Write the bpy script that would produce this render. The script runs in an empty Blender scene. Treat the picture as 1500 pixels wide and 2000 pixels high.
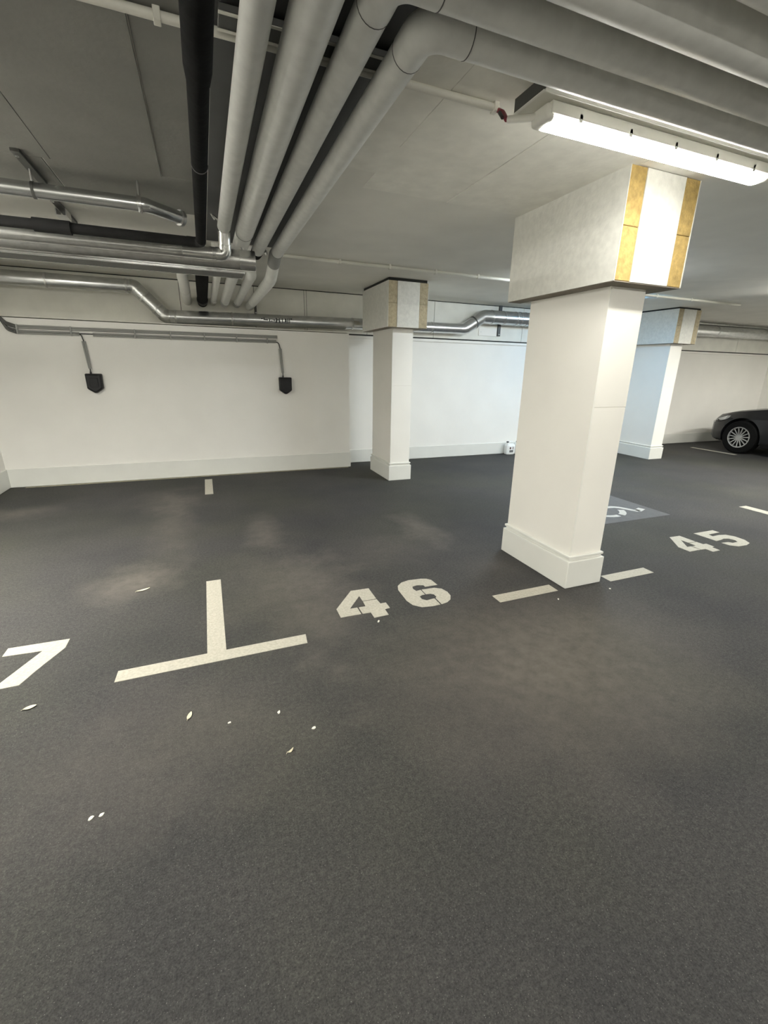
import bpy, bmesh, math, random
from mathutils import Vector, Matrix
from mathutils.geometry import tessellate_polygon
random.seed(7)
scene = bpy.context.scene
COL = scene.collection
PI = math.pi

# ------------------------------------------------------------------ camera, world, exposure
H = 1.5
YAW, PITCH, ROLL, FPX, PX, PY = .3864, .3083, .0198, 866.19, 761.17, 995.98
def camera():
    cy, sy, cp, sp = math.cos(YAW), math.sin(YAW), math.cos(PITCH), math.sin(PITCH)
    f = Vector((sy*cp, cy*cp, -sp)); r = Vector((cy, -sy, 0)); u = r.cross(f)
    r2 = r*math.cos(ROLL) + u*math.sin(ROLL); u2 = u*math.cos(ROLL) - r*math.sin(ROLL)
    M = Matrix((r2, u2, -f)).transposed().to_4x4(); M.translation = Vector((0, 0, H))
    cam = bpy.data.cameras.new('camera'); o = bpy.data.objects.new('camera', cam); COL.objects.link(o)
    o.matrix_world = M
    cam.sensor_fit = 'AUTO'; cam.sensor_width = 36; cam.lens = FPX/2000*36
    cam.shift_x = (750-PX)/2000; cam.shift_y = (PY-1000)/2000
    cam.clip_start = .02; cam.clip_end = 100
    scene.camera = o
camera()
w = bpy.data.worlds.new('world'); scene.world = w; w.use_nodes = True
w.node_tree.nodes['Background'].inputs[0].default_value = (.5, .5, .5, 1)
w.node_tree.nodes['Background'].inputs[1].default_value = .05
vs = scene.view_settings
vs.view_transform = 'Standard'; vs.look = 'None'; vs.gamma = 1; vs.use_curve_mapping = False
vs.exposure = 1.13
scene.cycles.diffuse_bounces = 8; scene.cycles.max_bounces = 12; scene.cycles.sample_clamp_indirect = 8
LAMP = 26.0            # radiance of the lit tube in view
LAMP_OFF = 225.0       # unseen tubes added behind the viewer to lift overall brightness
LAMP_LEFT = 265.0; LAMP_COOL = 100.0; LAMP_RIGHT = 170.0
WARM = (1, .982, .895); COOL = (.86, .95, 1)

# ------------------------------------------------------------------ materials
def mat(name, col, rough=.6, metal=0, var=.08, scale=6, bump=0, bscale=120, stretch=None, spec=.5):
    m = bpy.data.materials.new(name); m.use_nodes = True
    n, l = m.node_tree.nodes, m.node_tree.links
    b = n['Principled BSDF']
    b.inputs['Roughness'].default_value = rough; b.inputs['Metallic'].default_value = metal
    b.inputs['Specular IOR Level'].default_value = spec
    tc = n.new('ShaderNodeTexCoord'); src = tc.outputs['Object']
    if stretch:
        mp = n.new('ShaderNodeMapping'); mp.inputs['Scale'].default_value = stretch
        l.new(src, mp.inputs['Vector']); src = mp.outputs['Vector']
    nz = n.new('ShaderNodeTexNoise'); nz.inputs['Scale'].default_value = scale; nz.inputs['Detail'].default_value = 6
    l.new(src, nz.inputs['Vector'])
    rp = n.new('ShaderNodeValToRGB')
    rp.color_ramp.elements[0].position = .3; rp.color_ramp.elements[1].position = .7
    rp.color_ramp.elements[0].color = tuple(c*(1-var) for c in col)+(1,)
    rp.color_ramp.elements[1].color = tuple(min(1, c*(1+var)) for c in col)+(1,)
    l.new(nz.outputs['Fac'], rp.inputs['Fac']); l.new(rp.outputs['Color'], b.inputs['Base Color'])
    if bump:
        n2 = n.new('ShaderNodeTexNoise'); n2.inputs['Scale'].default_value = bscale; n2.inputs['Detail'].default_value = 4
        l.new(src, n2.inputs['Vector'])
        bp = n.new('ShaderNodeBump'); bp.inputs['Strength'].default_value = bump; bp.inputs['Distance'].default_value = .01
        l.new(n2.outputs['Fac'], bp.inputs['Height']); l.new(bp.outputs['Normal'], b.inputs['Normal'])
    return m
def emit(name, col, s):
    m = bpy.data.materials.new(name); m.use_nodes = True
    b = m.node_tree.nodes['Principled BSDF']
    b.inputs['Base Color'].default_value = (.9, .9, .9, 1)
    b.inputs['Emission Color'].default_value = col+(1,); b.inputs['Emission Strength'].default_value = s
    return m
def floor_material():
    m = bpy.data.materials.new('asphalt'); m.use_nodes = True
    n, l = m.node_tree.nodes, m.node_tree.links; b = n['Principled BSDF']
    tc = n.new('ShaderNodeTexCoord')
    def noise(scale, detail=5, rough=.6):
        t = n.new('ShaderNodeTexNoise'); t.inputs['Scale'].default_value = scale; t.inputs['Detail'].default_value = detail
        t.inputs['Roughness'].default_value = rough
        l.new(tc.outputs['Object'], t.inputs['Vector']); return t
    def ramp(src, a, b_, ca, cb):
        r = n.new('ShaderNodeValToRGB'); e = r.color_ramp.elements
        e[0].position = a; e[1].position = b_; e[0].color = ca+(1,); e[1].color = cb+(1,)
        l.new(src, r.inputs['Fac']); return r.outputs['Color']
    def mix(fac, a, b_, kind='MIX'):
        x = n.new('ShaderNodeMix'); x.data_type = 'RGBA'; x.blend_type = kind
        if isinstance(fac, float): x.inputs[0].default_value = fac
        else: l.new(fac, x.inputs[0])
        for i, v in ((6, a), (7, b_)):
            if isinstance(v, tuple): x.inputs[i].default_value = v+(1,)
            else: l.new(v, x.inputs[i])
        return x.outputs[2]
    def math_(op, a, b_=None, clamp=False):
        x = n.new('ShaderNodeMath'); x.operation = op; x.use_clamp = clamp
        for i, v in enumerate((a, b_)):
            if v is None: continue
            if isinstance(v, (int, float)): x.inputs[i].default_value = v
            else: l.new(v, x.inputs[i])
        return x.outputs[0]
    base = ramp(noise(.9, 3).outputs['Fac'], .35, .65, (.033, .033, .0335), (.048, .0475, .0445))
    hue = ramp(noise(.55, 2).outputs['Fac'], .42, .6, (1.0, .98, 1.02), (1.02, 1.03, .93))
    c = mix(1.0, base, hue, 'MULTIPLY')
    fine = ramp(noise(170, 4, .75).outputs['Fac'], .33, .68, (.45, .45, .45), (1.55, 1.54, 1.50))
    c = mix(1.0, c, fine, 'MULTIPLY')
    mid = ramp(noise(55, 3, .6).outputs['Fac'], .35, .66, (.78, .78, .79), (1.22, 1.22, 1.20))
    c = mix(1.0, c, mid, 'MULTIPLY')
    sp = ramp(noise(240, 1, .5).outputs['Fac'], .69, .75, (0, 0, 0), (1, 1, 1))
    c = mix(sp, c, (.14, .137, .13))
    # dusty tyre patches; the widest blob mainly paints a pool of lamp light
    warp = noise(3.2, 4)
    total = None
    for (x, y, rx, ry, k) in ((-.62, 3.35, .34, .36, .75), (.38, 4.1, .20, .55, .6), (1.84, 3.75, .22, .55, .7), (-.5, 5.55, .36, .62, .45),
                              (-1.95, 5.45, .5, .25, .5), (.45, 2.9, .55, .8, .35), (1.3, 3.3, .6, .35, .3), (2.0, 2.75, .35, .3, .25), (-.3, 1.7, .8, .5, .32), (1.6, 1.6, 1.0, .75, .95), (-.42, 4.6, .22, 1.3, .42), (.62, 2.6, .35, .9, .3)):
        mp = n.new('ShaderNodeMapping'); mp.inputs['Location'].default_value = (-x/rx, -y/ry, 0); mp.inputs['Scale'].default_value = (1/rx, 1/ry, 0)
        l.new(tc.outputs['Object'], mp.inputs['Vector'])
        ln = n.new('ShaderNodeVectorMath'); ln.operation = 'LENGTH'; l.new(mp.outputs['Vector'], ln.inputs[0])
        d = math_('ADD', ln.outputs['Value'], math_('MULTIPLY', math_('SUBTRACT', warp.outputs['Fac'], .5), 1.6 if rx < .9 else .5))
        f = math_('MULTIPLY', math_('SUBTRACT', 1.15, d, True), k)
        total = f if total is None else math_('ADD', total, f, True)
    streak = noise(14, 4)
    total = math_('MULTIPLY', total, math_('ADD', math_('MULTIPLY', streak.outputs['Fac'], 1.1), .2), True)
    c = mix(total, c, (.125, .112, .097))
    l.new(c, b.inputs['Base Color'])
    b.inputs['Roughness'].default_value = .82; b.inputs['Specular IOR Level'].default_value = .3
    bp = n.new('ShaderNodeBump'); bp.inputs['Strength'].default_value = .35; bp.inputs['Distance'].default_value = .004
    l.new(noise(230, 3, .7).outputs['Fac'], bp.inputs['Height']); l.new(bp.outputs['Normal'], b.inputs['Normal'])
    return m
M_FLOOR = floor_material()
M_WALL = mat('white_plaster', (.80, .785, .745), .7, var=.025, scale=2.2, bump=.06, bscale=60)
M_COLP = mat('white_panel_paint', (.82, .80, .75), .55, var=.015, scale=3, bump=.03, bscale=90)
M_PLINTH = mat('pale_grey_plinth', (.70, .70, .66), .5, var=.02, scale=5)
M_UPPER = mat('raw_concrete_panel', (.76, .75, .69), .85, var=.06, scale=4, bump=.1, bscale=70)
M_CEIL = mat('grey_ceiling', (.79, .775, .72), .9, var=.05, scale=2.5, bump=.12, bscale=60)
M_BOARD = mat('fleece_ceiling_board', (.82, .805, .745), .9, var=.06, scale=9, bump=.15, bscale=35)
M_BOARD_SHADE = mat('shaded_ceiling_board', (.19, .187, .172), .9, var=.06, scale=5, bump=.12, bscale=40)  # ceiling board darkened to paint the shade left of the pipes
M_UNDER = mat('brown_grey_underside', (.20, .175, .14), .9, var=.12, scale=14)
M_CAPF = mat('fleece_capital_facing', (.68, .675, .63), .85, var=.07, scale=26, bump=.2, bscale=45)
M_WOOL_DIM = mat('dim_lit_mineral_wool', (.42, .36, .245), .95, var=.15, scale=38, bump=.7, bscale=60)  # same wool, greyed to paint the weaker light on the other columns
M_WOOL = mat('yellow_mineral_wool', (.40, .28, .10), .95, var=.22, scale=38, bump=.7, bscale=60)
M_GAP_SHADE = mat('gap_shade', (.03, .03, .028), .9)  # near black on solid pieces, painting the shade inside open gaps
M_JACKET = mat('grey_pvc_jacket', (.62, .62, .595), .42, var=.07, scale=18, bump=.05, bscale=14)
M_JACKETL = mat('light_pvc_jacket', (.70, .70, .67), .45, var=.06, scale=14)
M_SEAM_OR_SHADE = mat('jacket_seam_and_gap_shade', (.06, .06, .06), .6)
M_BLACK = mat('black_foam', (.004, .004, .004), .9, var=.3, scale=12, bump=.2, bscale=30, spec=.08)
M_CHAR = mat('charcoal_foam', (.016, .016, .016), .85, var=.2, scale=10, spec=.15)
M_STEEL = mat('galvanised_steel', (.60, .60, .585), .30, .95, var=.10, scale=22)
M_ALU = mat('bright_aluminium', (.72, .72, .70), .22, .95, var=.05, scale=10, bump=.05, bscale=40)
M_SPIRAL = mat('spiral_duct_steel', (.63, .64, .64), .27, .95, var=.13, scale=30, stretch=(.35, 1, 1))
M_ZINC = mat('dark_zinc', (.10, .10, .095), .55, .6)
M_WHITEP = mat('white_plastic', (.78, .77, .72), .4, var=.02)
M_CONDUIT = mat('cream_conduit', (.68, .665, .60), .45, var=.03)
M_GREYC = mat('grey_conduit', (.27, .27, .255), .5, var=.05)
M_CABLE = mat('black_cable', (.018, .018, .018), .5)
M_BOX = mat('black_plastic', (.009, .009, .010), .5, var=.1, spec=.3)
M_RED = mat('red_cable', (.20, .02, .035), .5)
M_PAINT = mat('white_road_paint', (.42, .397, .332), .75, var=.13, scale=70, bump=.3, bscale=150)
M_PAINTW = mat('white_symbol_paint', (.38, .38, .36), .75, var=.08, scale=40)
M_BLUE = mat('faded_slate_paint', (.072, .073, .075), .75, var=.10, scale=14, bump=.2, bscale=200)
M_LEAF = mat('dry_leaf', (.62, .58, .42), .8, var=.15, scale=60)
M_FLAKE = mat('pale_flake', (.70, .68, .60), .8)
M_CAR = mat('dark_grey_car_paint', (.016, .0165, .018), .25, .2, var=.03, spec=.5)
M_TYRE = mat('tyre_rubber', (.004, .004, .004), .85, spec=.12)
M_RIM = mat('alloy_rim', (.52, .52, .51), .33, .85)
M_GLASS = mat('tinted_glass', (.01, .012, .013), .06, 0, spec=.8)
M_LENS = mat('headlight_lens', (.62, .63, .62), .12, .3)
M_JUG = mat('white_jug_plastic', (.78, .79, .77), .35, var=.02)
M_LABR = mat('dark_red_label', (.10, .045, .05), .5)
M_LABG = mat('grey_label_print', (.13, .13, .13), .5)
M_DUST = mat('dust_strip', (.30, .27, .20), .95, var=.25, scale=20)
M_TUBE = emit('lit_diffuser', WARM, LAMP)
M_TUBEO = emit('added_aisle_diffuser', WARM, LAMP_OFF)
M_TUBEL = emit('added_left_diffuser', WARM, LAMP_LEFT)
M_TUBER = emit('lit_right_diffuser', WARM, LAMP_RIGHT)
M_TUBEB = emit('added_bluish_diffuser', (.24, .60, 1), 300.0)
M_TUBEC = emit('added_cool_diffuser', COOL, LAMP_COOL)

# ------------------------------------------------------------------ mesh helpers
def link(name, bm, m, parent=None, smooth=False, kind=None):
    off = world_loc(parent)
    me = bpy.data.meshes.new(name)
    bm.normal_update()
    for v in bm.verts: v.co -= off
    bm.to_mesh(me); bm.free()
    if isinstance(m, (list, tuple)):
        for x in m: me.materials.append(x)
    else: me.materials.append(m)
    if smooth:
        for p in me.polygons: p.use_smooth = True
        try: me.set_sharp_from_angle(angle=math.radians(38))
        except Exception: pass
    o = bpy.data.objects.new(name, me); COL.objects.link(o)
    if parent is not None: o.parent = parent
    if kind: o['kind'] = kind
    return o
def world_loc(p):
    v = Vector((0, 0, 0))
    while p is not None:
        v += p.location; p = p.parent
    return v
def thing(name, label, cat, loc=(0, 0, 0), group=None):
    o = bpy.data.objects.new(name, None); COL.objects.link(o); o.location = loc; o.empty_display_size = .1
    o['label'] = label; o['category'] = cat
    if group: o['group'] = group
    return o
def tag(o, label, cat, group=None):
    o['label'] = label; o['category'] = cat
    if group: o['group'] = group
    return o
def struct(o): o['kind'] = 'structure'; return o
def box(bm, x0, x1, y0, y1, z0, z1, bev=0, seg=2, mi=0):
    r = bmesh.ops.create_cube(bm, size=1.0)
    vv = r['verts']
    for v in vv:
        v.co = Vector((x0 + (v.co.x+.5)*(x1-x0), y0 + (v.co.y+.5)*(y1-y0), z0 + (v.co.z+.5)*(z1-z0)))
    fs = set(f for v in vv for f in v.link_faces)
    for f in fs: f.material_index = mi
    if bev:
        es = list(set(e for v in vv for e in v.link_edges))
        bmesh.ops.bevel(bm, geom=es, offset=bev, segments=seg, profile=.5, affect='EDGES')
    return bm
def nb(): return bmesh.new()
def B(x0, x1, y0, y1, z0, z1, bev=0, seg=2): return box(nb(), x0, x1, y0, y1, z0, z1, bev, seg)
def fillet(pts, r, n=8):
    pts = [Vector(p) for p in pts]; out = [pts[0]]
    for i in range(1, len(pts)-1):
        a, p, b = pts[i-1], pts[i], pts[i+1]
        u, v = (a-p).normalized(), (b-p).normalized()
        ang = u.angle(v)
        if ang > PI-.02: out.append(p); continue
        d = min(r/math.tan(ang/2), (a-p).length*.49, (b-p).length*.49); rr = d*math.tan(ang/2)
        c = p + (u+v).normalized()*(rr/math.sin(ang/2))
        s, e = p+u*d - c, p+v*d - c
        th = s.angle(e); ax = s.cross(e).normalized()
        for k in range(n+1): out.append(c + Matrix.Rotation(th*k/n, 3, ax) @ s)
    out.append(pts[-1]); return out
def sweep(bm, path, r, seg=16, cap=True, mi=0):
    P = [Vector(p) for p in path]; N = len(P)
    R = r if isinstance(r, (list, tuple)) else [r]*N
    T = []
    for i in range(N):
        a = P[max(i-1, 0)]; b = P[min(i+1, N-1)]; T.append((b-a).normalized())
    up = Vector((0, 0, 1)) if abs(T[0].z) < .9 else Vector((1, 0, 0))
    nrm = (up - T[0]*up.dot(T[0])).normalized(); rings = []
    for i in range(N):
        if i:
            q = T[i-1].rotation_difference(T[i]); nrm = q @ nrm
            nrm = (nrm - T[i]*nrm.dot(T[i])).normalized()
        bi = T[i].cross(nrm)
        rings.append([bm.verts.new(P[i] + (nrm*math.cos(2*PI*k/seg) + bi*math.sin(2*PI*k/seg))*R[i]) for k in range(seg)])
    for a, b in zip(rings, rings[1:]):
        for k in range(seg):
            f = bm.faces.new((a[k], a[(k+1) % seg], b[(k+1) % seg], b[k])); f.material_index = mi
    if cap:
        bm.faces.new(list(reversed(rings[0]))).material_index = mi; bm.faces.new(rings[-1]).material_index = mi
    return bm
def cyl(bm, a, b, r, seg=16, mi=0): return sweep(bm, [a, b], r, seg, True, mi)
def tube(name, path, r, m, parent, seg=16): return link(name, sweep(nb(), path, r, seg), m, parent, True)
def plate(bm, outline, z0, z1, holes=()):
    loops = [[Vector((x, y, 0)) for x, y in outline]] + [[Vector((x, y, 0)) for x, y in h] for h in holes]
    tris = tessellate_polygon(loops); flat = [p for lp in loops for p in lp]
    top = [bm.verts.new((p.x, p.y, z1)) for p in flat]; bot = [bm.verts.new((p.x, p.y, z0)) for p in flat]
    for t in tris:
        a, b, c = [flat[i] for i in t]
        if (b-a).cross(c-a).z < 0: t = tuple(reversed(t))
        try:
            bm.faces.new([top[i] for i in t]); bm.faces.new([bot[i] for i in reversed(t)])
        except ValueError: pass
    s = 0
    for lp in loops:
        k = len(lp)
        for i in range(k):
            a, b = s+i, s+(i+1) % k
            bm.faces.new((bot[a], bot[b], top[b], top[a]))
        s += k
    bmesh.ops.recalc_face_normals(bm, faces=bm.faces[:])
    return bm
def copy_thing(t, delta, label=None):
    c = t.copy(); COL.objects.link(c); c.location = Vector(t.location)+Vector(delta)
    if label: c['label'] = label
    for ch in t.children:
        d = ch.copy(); COL.objects.link(d); d.parent = c
        for g in ch.children:
            e = g.copy(); COL.objects.link(e); e.parent = d
    return c

# ------------------------------------------------------------------ setting
ZC = 2.5555; YL = 6.683; YR = 6.976; XL = -2.37; XR = 12.5; YB = -6.0; ZL = 1.9885; XS = 2.02
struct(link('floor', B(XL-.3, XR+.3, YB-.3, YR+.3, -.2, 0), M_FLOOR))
ceiling = struct(link('ceiling', B(XL-.3, XR+.3, YB-.3, YR+.3, ZC, ZC+.25), M_CEIL))
def cboard(x0, x1, y0, y1, t=.006, m=None):
    link('ceiling_board', B(x0+.0015, x1-.0015, y0+.0015, y1-.0015, ZC-t, ZC+.002, .001, 1), m or M_BOARD, ceiling)
cboard(.778, 1.008, 1.20, 2.775, .010)
cboard(.13, .775, .80, 4.75, .004, M_SEAM_OR_SHADE)  # dark sheet painting the shade in the gaps above the pipes
cboard(1.010, 1.590, 1.20, 2.452, .006)
cboard(1.592, 2.235, .60, 3.03, .006)
cboard(1.010, 1.590, 2.454, 3.03, .003)
cboard(2.238, 2.60, .60, 2.10, .006)
cboard(-.66, -.12, 1.0, 3.36, .010, M_BOARD_SHADE)
cboard(-1.30, -.663, .8, 3.36, .006, M_BOARD_SHADE)
cboard(-.118, .127, .9, 3.36, .004, M_BOARD_SHADE)
cboard(-.70, .127, 3.363, 4.05, .003, M_BOARD_SHADE)
cboard(-2.30, -.703, 3.363, 4.05, .005, M_BOARD_SHADE)
# walls: lower plaster leaf in front of the raw upper wall
wb = struct(link('wall_back', box(box(nb(), XL-.3, XS, YL, YR+.3, 0, ZL-.014), XS, XR+.3, YR, YR+.3, 0, ZL-.014), M_WALL))
up = struct(link('wall_upper', B(XL-.3, XR+.3, YR+.010, YR+.32, ZL-.02, ZC), M_GAP_SHADE))  # backing coloured near black so the slots in front read as shadow
xs = [XL, -.2, .745, 1.44, 1.475, 2.40, 3.55, 5.30, 7.2, 9.3, 11.2, XR]
for a, b in zip(xs, xs[1:]):
    link('wall_panel', B(a+.003, b-.003, YR, YR+.03, ZL+.008, ZC-.012, .002, 1), M_UPPER, up)
struct(link('wall_left', B(XL-.3, XL, YB-.3, YR, 0, ZC), M_WALL))
struct(link('wall_right', B(XR, XR+.3, YB-.3, YR+.3, 0, ZC), M_WALL))
struct(link('wall_front', B(XL-.3, XR+.3, YB-.3, YB, 0, ZC), M_WALL))
struct(link('baseboard_back', B(XL+.012, XS+.010, YL-.012, YL+.002, .004, .236, .004, 1), M_PLINTH))
struct(link('baseboard_right', B(XS+.012, XR-.012, YR-.012, YR+.002, .004, .215, .004, 1), M_PLINTH))
struct(link('baseboard_left', B(XL-.002, XL+.012, YB, YL, .004, .236, .004, 1), M_PLINTH))
struct(link('trim_1', B(XL, XS, YL-.010, YL+.29, ZL-.004, ZL+.006, .002, 1), M_UPPER))
struct(link('trim_2', B(XS+.002, XR, YR-.022, YR+.004, ZL-.055, ZL-.014, .003, 1), M_WALL))
tag(link('dust_line', B(-2.2, 1.98, YL-.052, YL-.014, 0, .003), M_DUST), 'thin strip of pale dust along the foot of the left wall', 'dust')

# ------------------------------------------------------------------ columns
SW, SD, BE, CW, FO, CD, ZCB = .2883, .7346, .0237, .5405, .1231, .9862, 1.9982
def column(x, y, label, gap, split):
    t = thing('column', label, 'column', (x+SW/2, y+SD/2, 0))
    bm = nb()
    box(bm, x-BE, x+SW+BE, y-BE, y+SD+BE, 0, .208, .005)
    link('plinth', bm, M_PLINTH, t)
    bm = nb()
    box(bm, x-.006, x+SW+.006, y-.006, y+SD+.006, .207, .226)
    box(bm, x-.017, x+SW+.017, y-.017, y+SD+.017, .226, .246, .005)
    link('plinth_moulding', bm, M_PLINTH, t)
    e = .006
    link('shaft_core', B(x+e, x+SW-e, y+e, y+SD-e, .24, ZCB+.02), M_COLP, t)
    zj = split
    link('shaft_panel', B(x+.010, x+SW, y, y+.010, .246, zj-.0015, .0015, 1), M_COLP, t)
    link('shaft_panel', B(x+.010, x+SW, y-.001, y+.010, zj+.0015, ZCB, .0015, 1), M_COLP, t)
    link('shaft_panel', B(x, x+.009, y+.003, y+SD, .246, ZCB, .0015, 1), M_COLP, t)
    link('shaft_panel', B(x+SW-.009, x+SW+.0005, y+.011, y+SD, .246, ZCB, .0015, 1), M_COLP, t)
    link('shaft_panel', B(x+.010, x+SW-.010, y+SD-.009, y+SD, .246, ZCB, .0015, 1), M_COLP, t)
    link('corner_bead', B(x-.001, x+.012, y-.0015, y+.004, .246, ZCB-.02, .0012, 1), M_WHITEP, t)
    # capital: white core board between two mineral wool slabs
    cx = x+SW/2+.0118-CW/2; cy = y-FO; zt = ZC-gap; a = .122; b = .118
    link('capital_core', B(cx+(.012 if gap > .01 else a+.004), cx+CW-(.012 if gap > .01 else b+.004), cy+.02, cy+CD-.02, (zt-.001 if gap > .01 else ZCB+.006), ZC), M_GAP_SHADE if gap > .01 else M_CAPF, t)  # under a top gap this is a dark filler painting its shade
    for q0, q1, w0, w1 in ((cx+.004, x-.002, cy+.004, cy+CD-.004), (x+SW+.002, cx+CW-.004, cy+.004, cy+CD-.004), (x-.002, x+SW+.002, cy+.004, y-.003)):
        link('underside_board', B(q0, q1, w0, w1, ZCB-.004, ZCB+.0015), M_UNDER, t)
    link('capital_front_board', B(cx+a, cx+CW-b, cy, cy+.022, ZCB, zt, .002, 1), M_CAPF, t)
    link('capital_back_board', B(cx+a, cx+CW-b, cy+CD-.022, cy+CD, ZCB, zt, .002, 1), M_CAPF, t)
    zm = ZCB+(ZC-ZCB)*.49
    for sx0, sx1 in ((cx+.004, cx+a-.001), (cx+CW-b+.001, cx+CW-.004)):
        for z0, z1 in ((ZCB+.002, zm-.001), (zm+.001, zt)):
            link('insulation_slab', B(sx0, sx1, cy+.002+random.uniform(0, .003), cy+CD-.002, z0, z1, .003, 1), M_WOOL_DIM if gap > .01 else M_WOOL, t)
    link('side_facing', B(cx, cx+.0035, cy+.001, cy+CD, ZCB, zt), M_CAPF, t)
    link('side_facing', B(cx+CW-.0035, cx+CW, cy+.001, cy+CD, ZCB, zt), M_CAPF, t)
    return t
column(2.3053, 2.2289, 'nearest white square column with yellow wool edged capital under the lit tube lamp', .004, 1.285)
column(2.2869, 5.6437, 'slim white column standing before the back wall, left of the nearest column', .034, 1.285)
column(7.4478, 5.717, 'far white column with a bluish capital side, seen right of the nearest column', .024, 1.285)

# ------------------------------------------------------------------ lamps
def lamp(x, y, label, length=1.42, m=M_TUBE, z=2.430, yaw=0, shade=True):
    t = thing('tube_light', label, 'light', (x, y, z))
    h = length/2; L = lambda bm: [v.co.__iadd__(Vector((x, y, z))) for v in bm.verts] and bm
    # diffuser: half-rounded prism
    bm = nb(); prof = []
    for k in range(9):
        a = PI + PI*k/8; prof.append((math.cos(a)*.048, .020+math.sin(a)*.020))
    prof = [(-.048, .025)] + prof + [(.048, .025)]
    ra = [bm.verts.new((-h+.045, p[0], p[1])) for p in prof]; rb = [bm.verts.new((h-.045, p[0], p[1])) for p in prof]
    k = len(prof)
    for i in range(k-1): bm.faces.new((ra[i], ra[i+1], rb[i+1], rb[i]))
    bm.faces.new(list(reversed(ra))); bm.faces.new(rb); bm.faces.new((rb[0], rb[-1], ra[-1], ra[0]))
    bmesh.ops.recalc_face_normals(bm, faces=bm.faces[:])
    link('diffuser', L(bm), m, t, True)
    link('housing', L(B(-h+.02, h-.02, -.055, .055, .0255, .066, .004)), M_WHITEP, t)
    for s in (-1, 1):
        bm = nb(); box(bm, min(s*h, s*(h-.045)), max(s*h, s*(h-.045)), -.0495, .0495, .006, .062, .016, 4)
        link('end_cap', L(bm), M_WHITEP, t, True)
    for i in range(5):
        xc = -h+.16+(length-.32)*i/4
        for s in (-1, 1):
            link('clip', L(B(xc-.008, xc+.008, s*.052-.003, s*.052+.003, .018, .045, .001, 1)), M_STEEL, t)
    if shade:   # opaque side lips added to keep unseen tubes from lighting the ceiling
        for s in (-1, 1): link('light_blocking_lip', L(B(-h+.02, h-.02, s*.053-.002, s*.053+.002, -.006 if shade is True else shade, .062, .001, 1)), M_WHITEP, t)
    t.rotation_euler.z = yaw
    return t
lamp(1.964, 1.718, 'lit white tube lamp hanging under the tray beside the nearest column', 1.37, z=2.3975, shade=False)
lamp(7.4, 3.3, 'added unseen tube lamp on the ceiling before the far white column', m=M_TUBER, z=2.485, yaw=PI/2, shade=False)  # unseen tube added to brighten the right part of the back wall
lamp(11.4, 3.6, 'lit tube lamp on the ceiling over the dark car', m=M_TUBER, z=2.485)
lamp(-1.95, 3.25, 'added unseen tube lamp on the ceiling beside the left wall', m=M_TUBEL, z=2.485, yaw=PI/2, shade=.004)  # unseen tube added to brighten the left part of the back wall
for x, nm in ((-.6, 'left'), (3.6, 'middle'), (7.8, 'right')):
    lamp(x, -2.6, 'added unseen tube lamp over the aisle behind the viewer, %s of three' % nm, m=M_TUBEO, z=2.485, shade=.012)  # unseen row added as general fill from behind
lamp(5.90, 5.45, 'small added unseen bluish lamp on the ceiling beside the far white column', .20, M_TUBEB, z=2.484, shade=False)  # unseen lamp added to tint the far capital side blue
lamp(4.2, 4.35, 'added cool white tube lamp on the ceiling hidden behind the nearest column', 1.25, M_TUBEC, z=2.484, shade=False)  # unseen tube added for cool light on the middle of the back wall

# tray over the lamp
t = thing('cable_tray', 'wide pale metal tray hung above the lit lamp', 'tray', (1.235, 1.72, 2.465))
link('tray_bottom', B(1.240, 4.5, 1.636, 1.806, 2.465, 2.468), M_CONDUIT, t)
link('tray_lip', B(1.235, 4.5, 1.630, 1.635, 2.4605, 2.515, .0008, 1), M_WHITEP, t)
link('tray_lip', B(1.235, 4.5, 1.807, 1.811, 2.465, 2.515, .0008, 1), M_WHITEP, t)
link('tray_end', B(1.231, 1.239, 1.630, 1.811, 2.468, 2.513, .001, 1), M_ZINC, t)  # dark tone stands for shade on the end facing away from the lamp
link('end_flange', B(1.228, 1.240, 1.632, 1.809, 2.4625, 2.4655, .0008, 1), M_WHITEP, t)
for x in (1.45, 2.9): link('tray_hanger', B(x-.01, x+.01, 1.800, 1.804, 2.468, ZC-.012, .0008, 1), M_STEEL, t)
# ------------------------------------------------------------------ surface conduits
def conduit(name, label, x0, x1, y, r, clips, m=M_CONDUIT):
    z = ZC-r-.006
    t = thing(name, label, 'conduit', ((x0+x1)/2, y, ZC))
    tube('conduit_pipe', [(x0, y, z), (x1, y, z)], r, m, t, 12)
    for xc in clips:
        bm = nb(); box(bm, xc-.011, xc+.011, y-r-.004, y+r+.004, z-r-.004, ZC, .002, 1)
        link('clip', bm, m, t)
    return t
conduit('ceiling_conduit', 'cream conduit crossing under the ceiling from top left to the lit lamp', -1.9, 1.235, 1.935, .014, (-1.1, -.03, 1.22))
conduit('ceiling_conduit', 'long cream conduit along the ceiling in front of the slim column', .74, 7.75, 4.93, .017, (1.40, 1.95, 2.50, 3.05, 4.2, 5.1, 5.95, 6.65))
t = thing('lamp_lead', 'dark red cable end with a pale gland beside the lit lamp', 'cable', (1.25, 1.9, 2.53))
tube('red_cable', fillet([(1.228, 1.930, 2.528), (1.236, 1.895, 2.505), (1.225, 1.85, 2.462)], .03), .009, M_RED, t, 10)
tube('gland', [(1.222, 1.835, 2.455), (1.290, 1.74, 2.437)], .013, M_WHITEP, t, 12)
tube('black_cable', [(1.222, 1.90, 2.505), (1.212, 1.86, 2.470)], .007, M_CABLE, t, 8)

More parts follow.
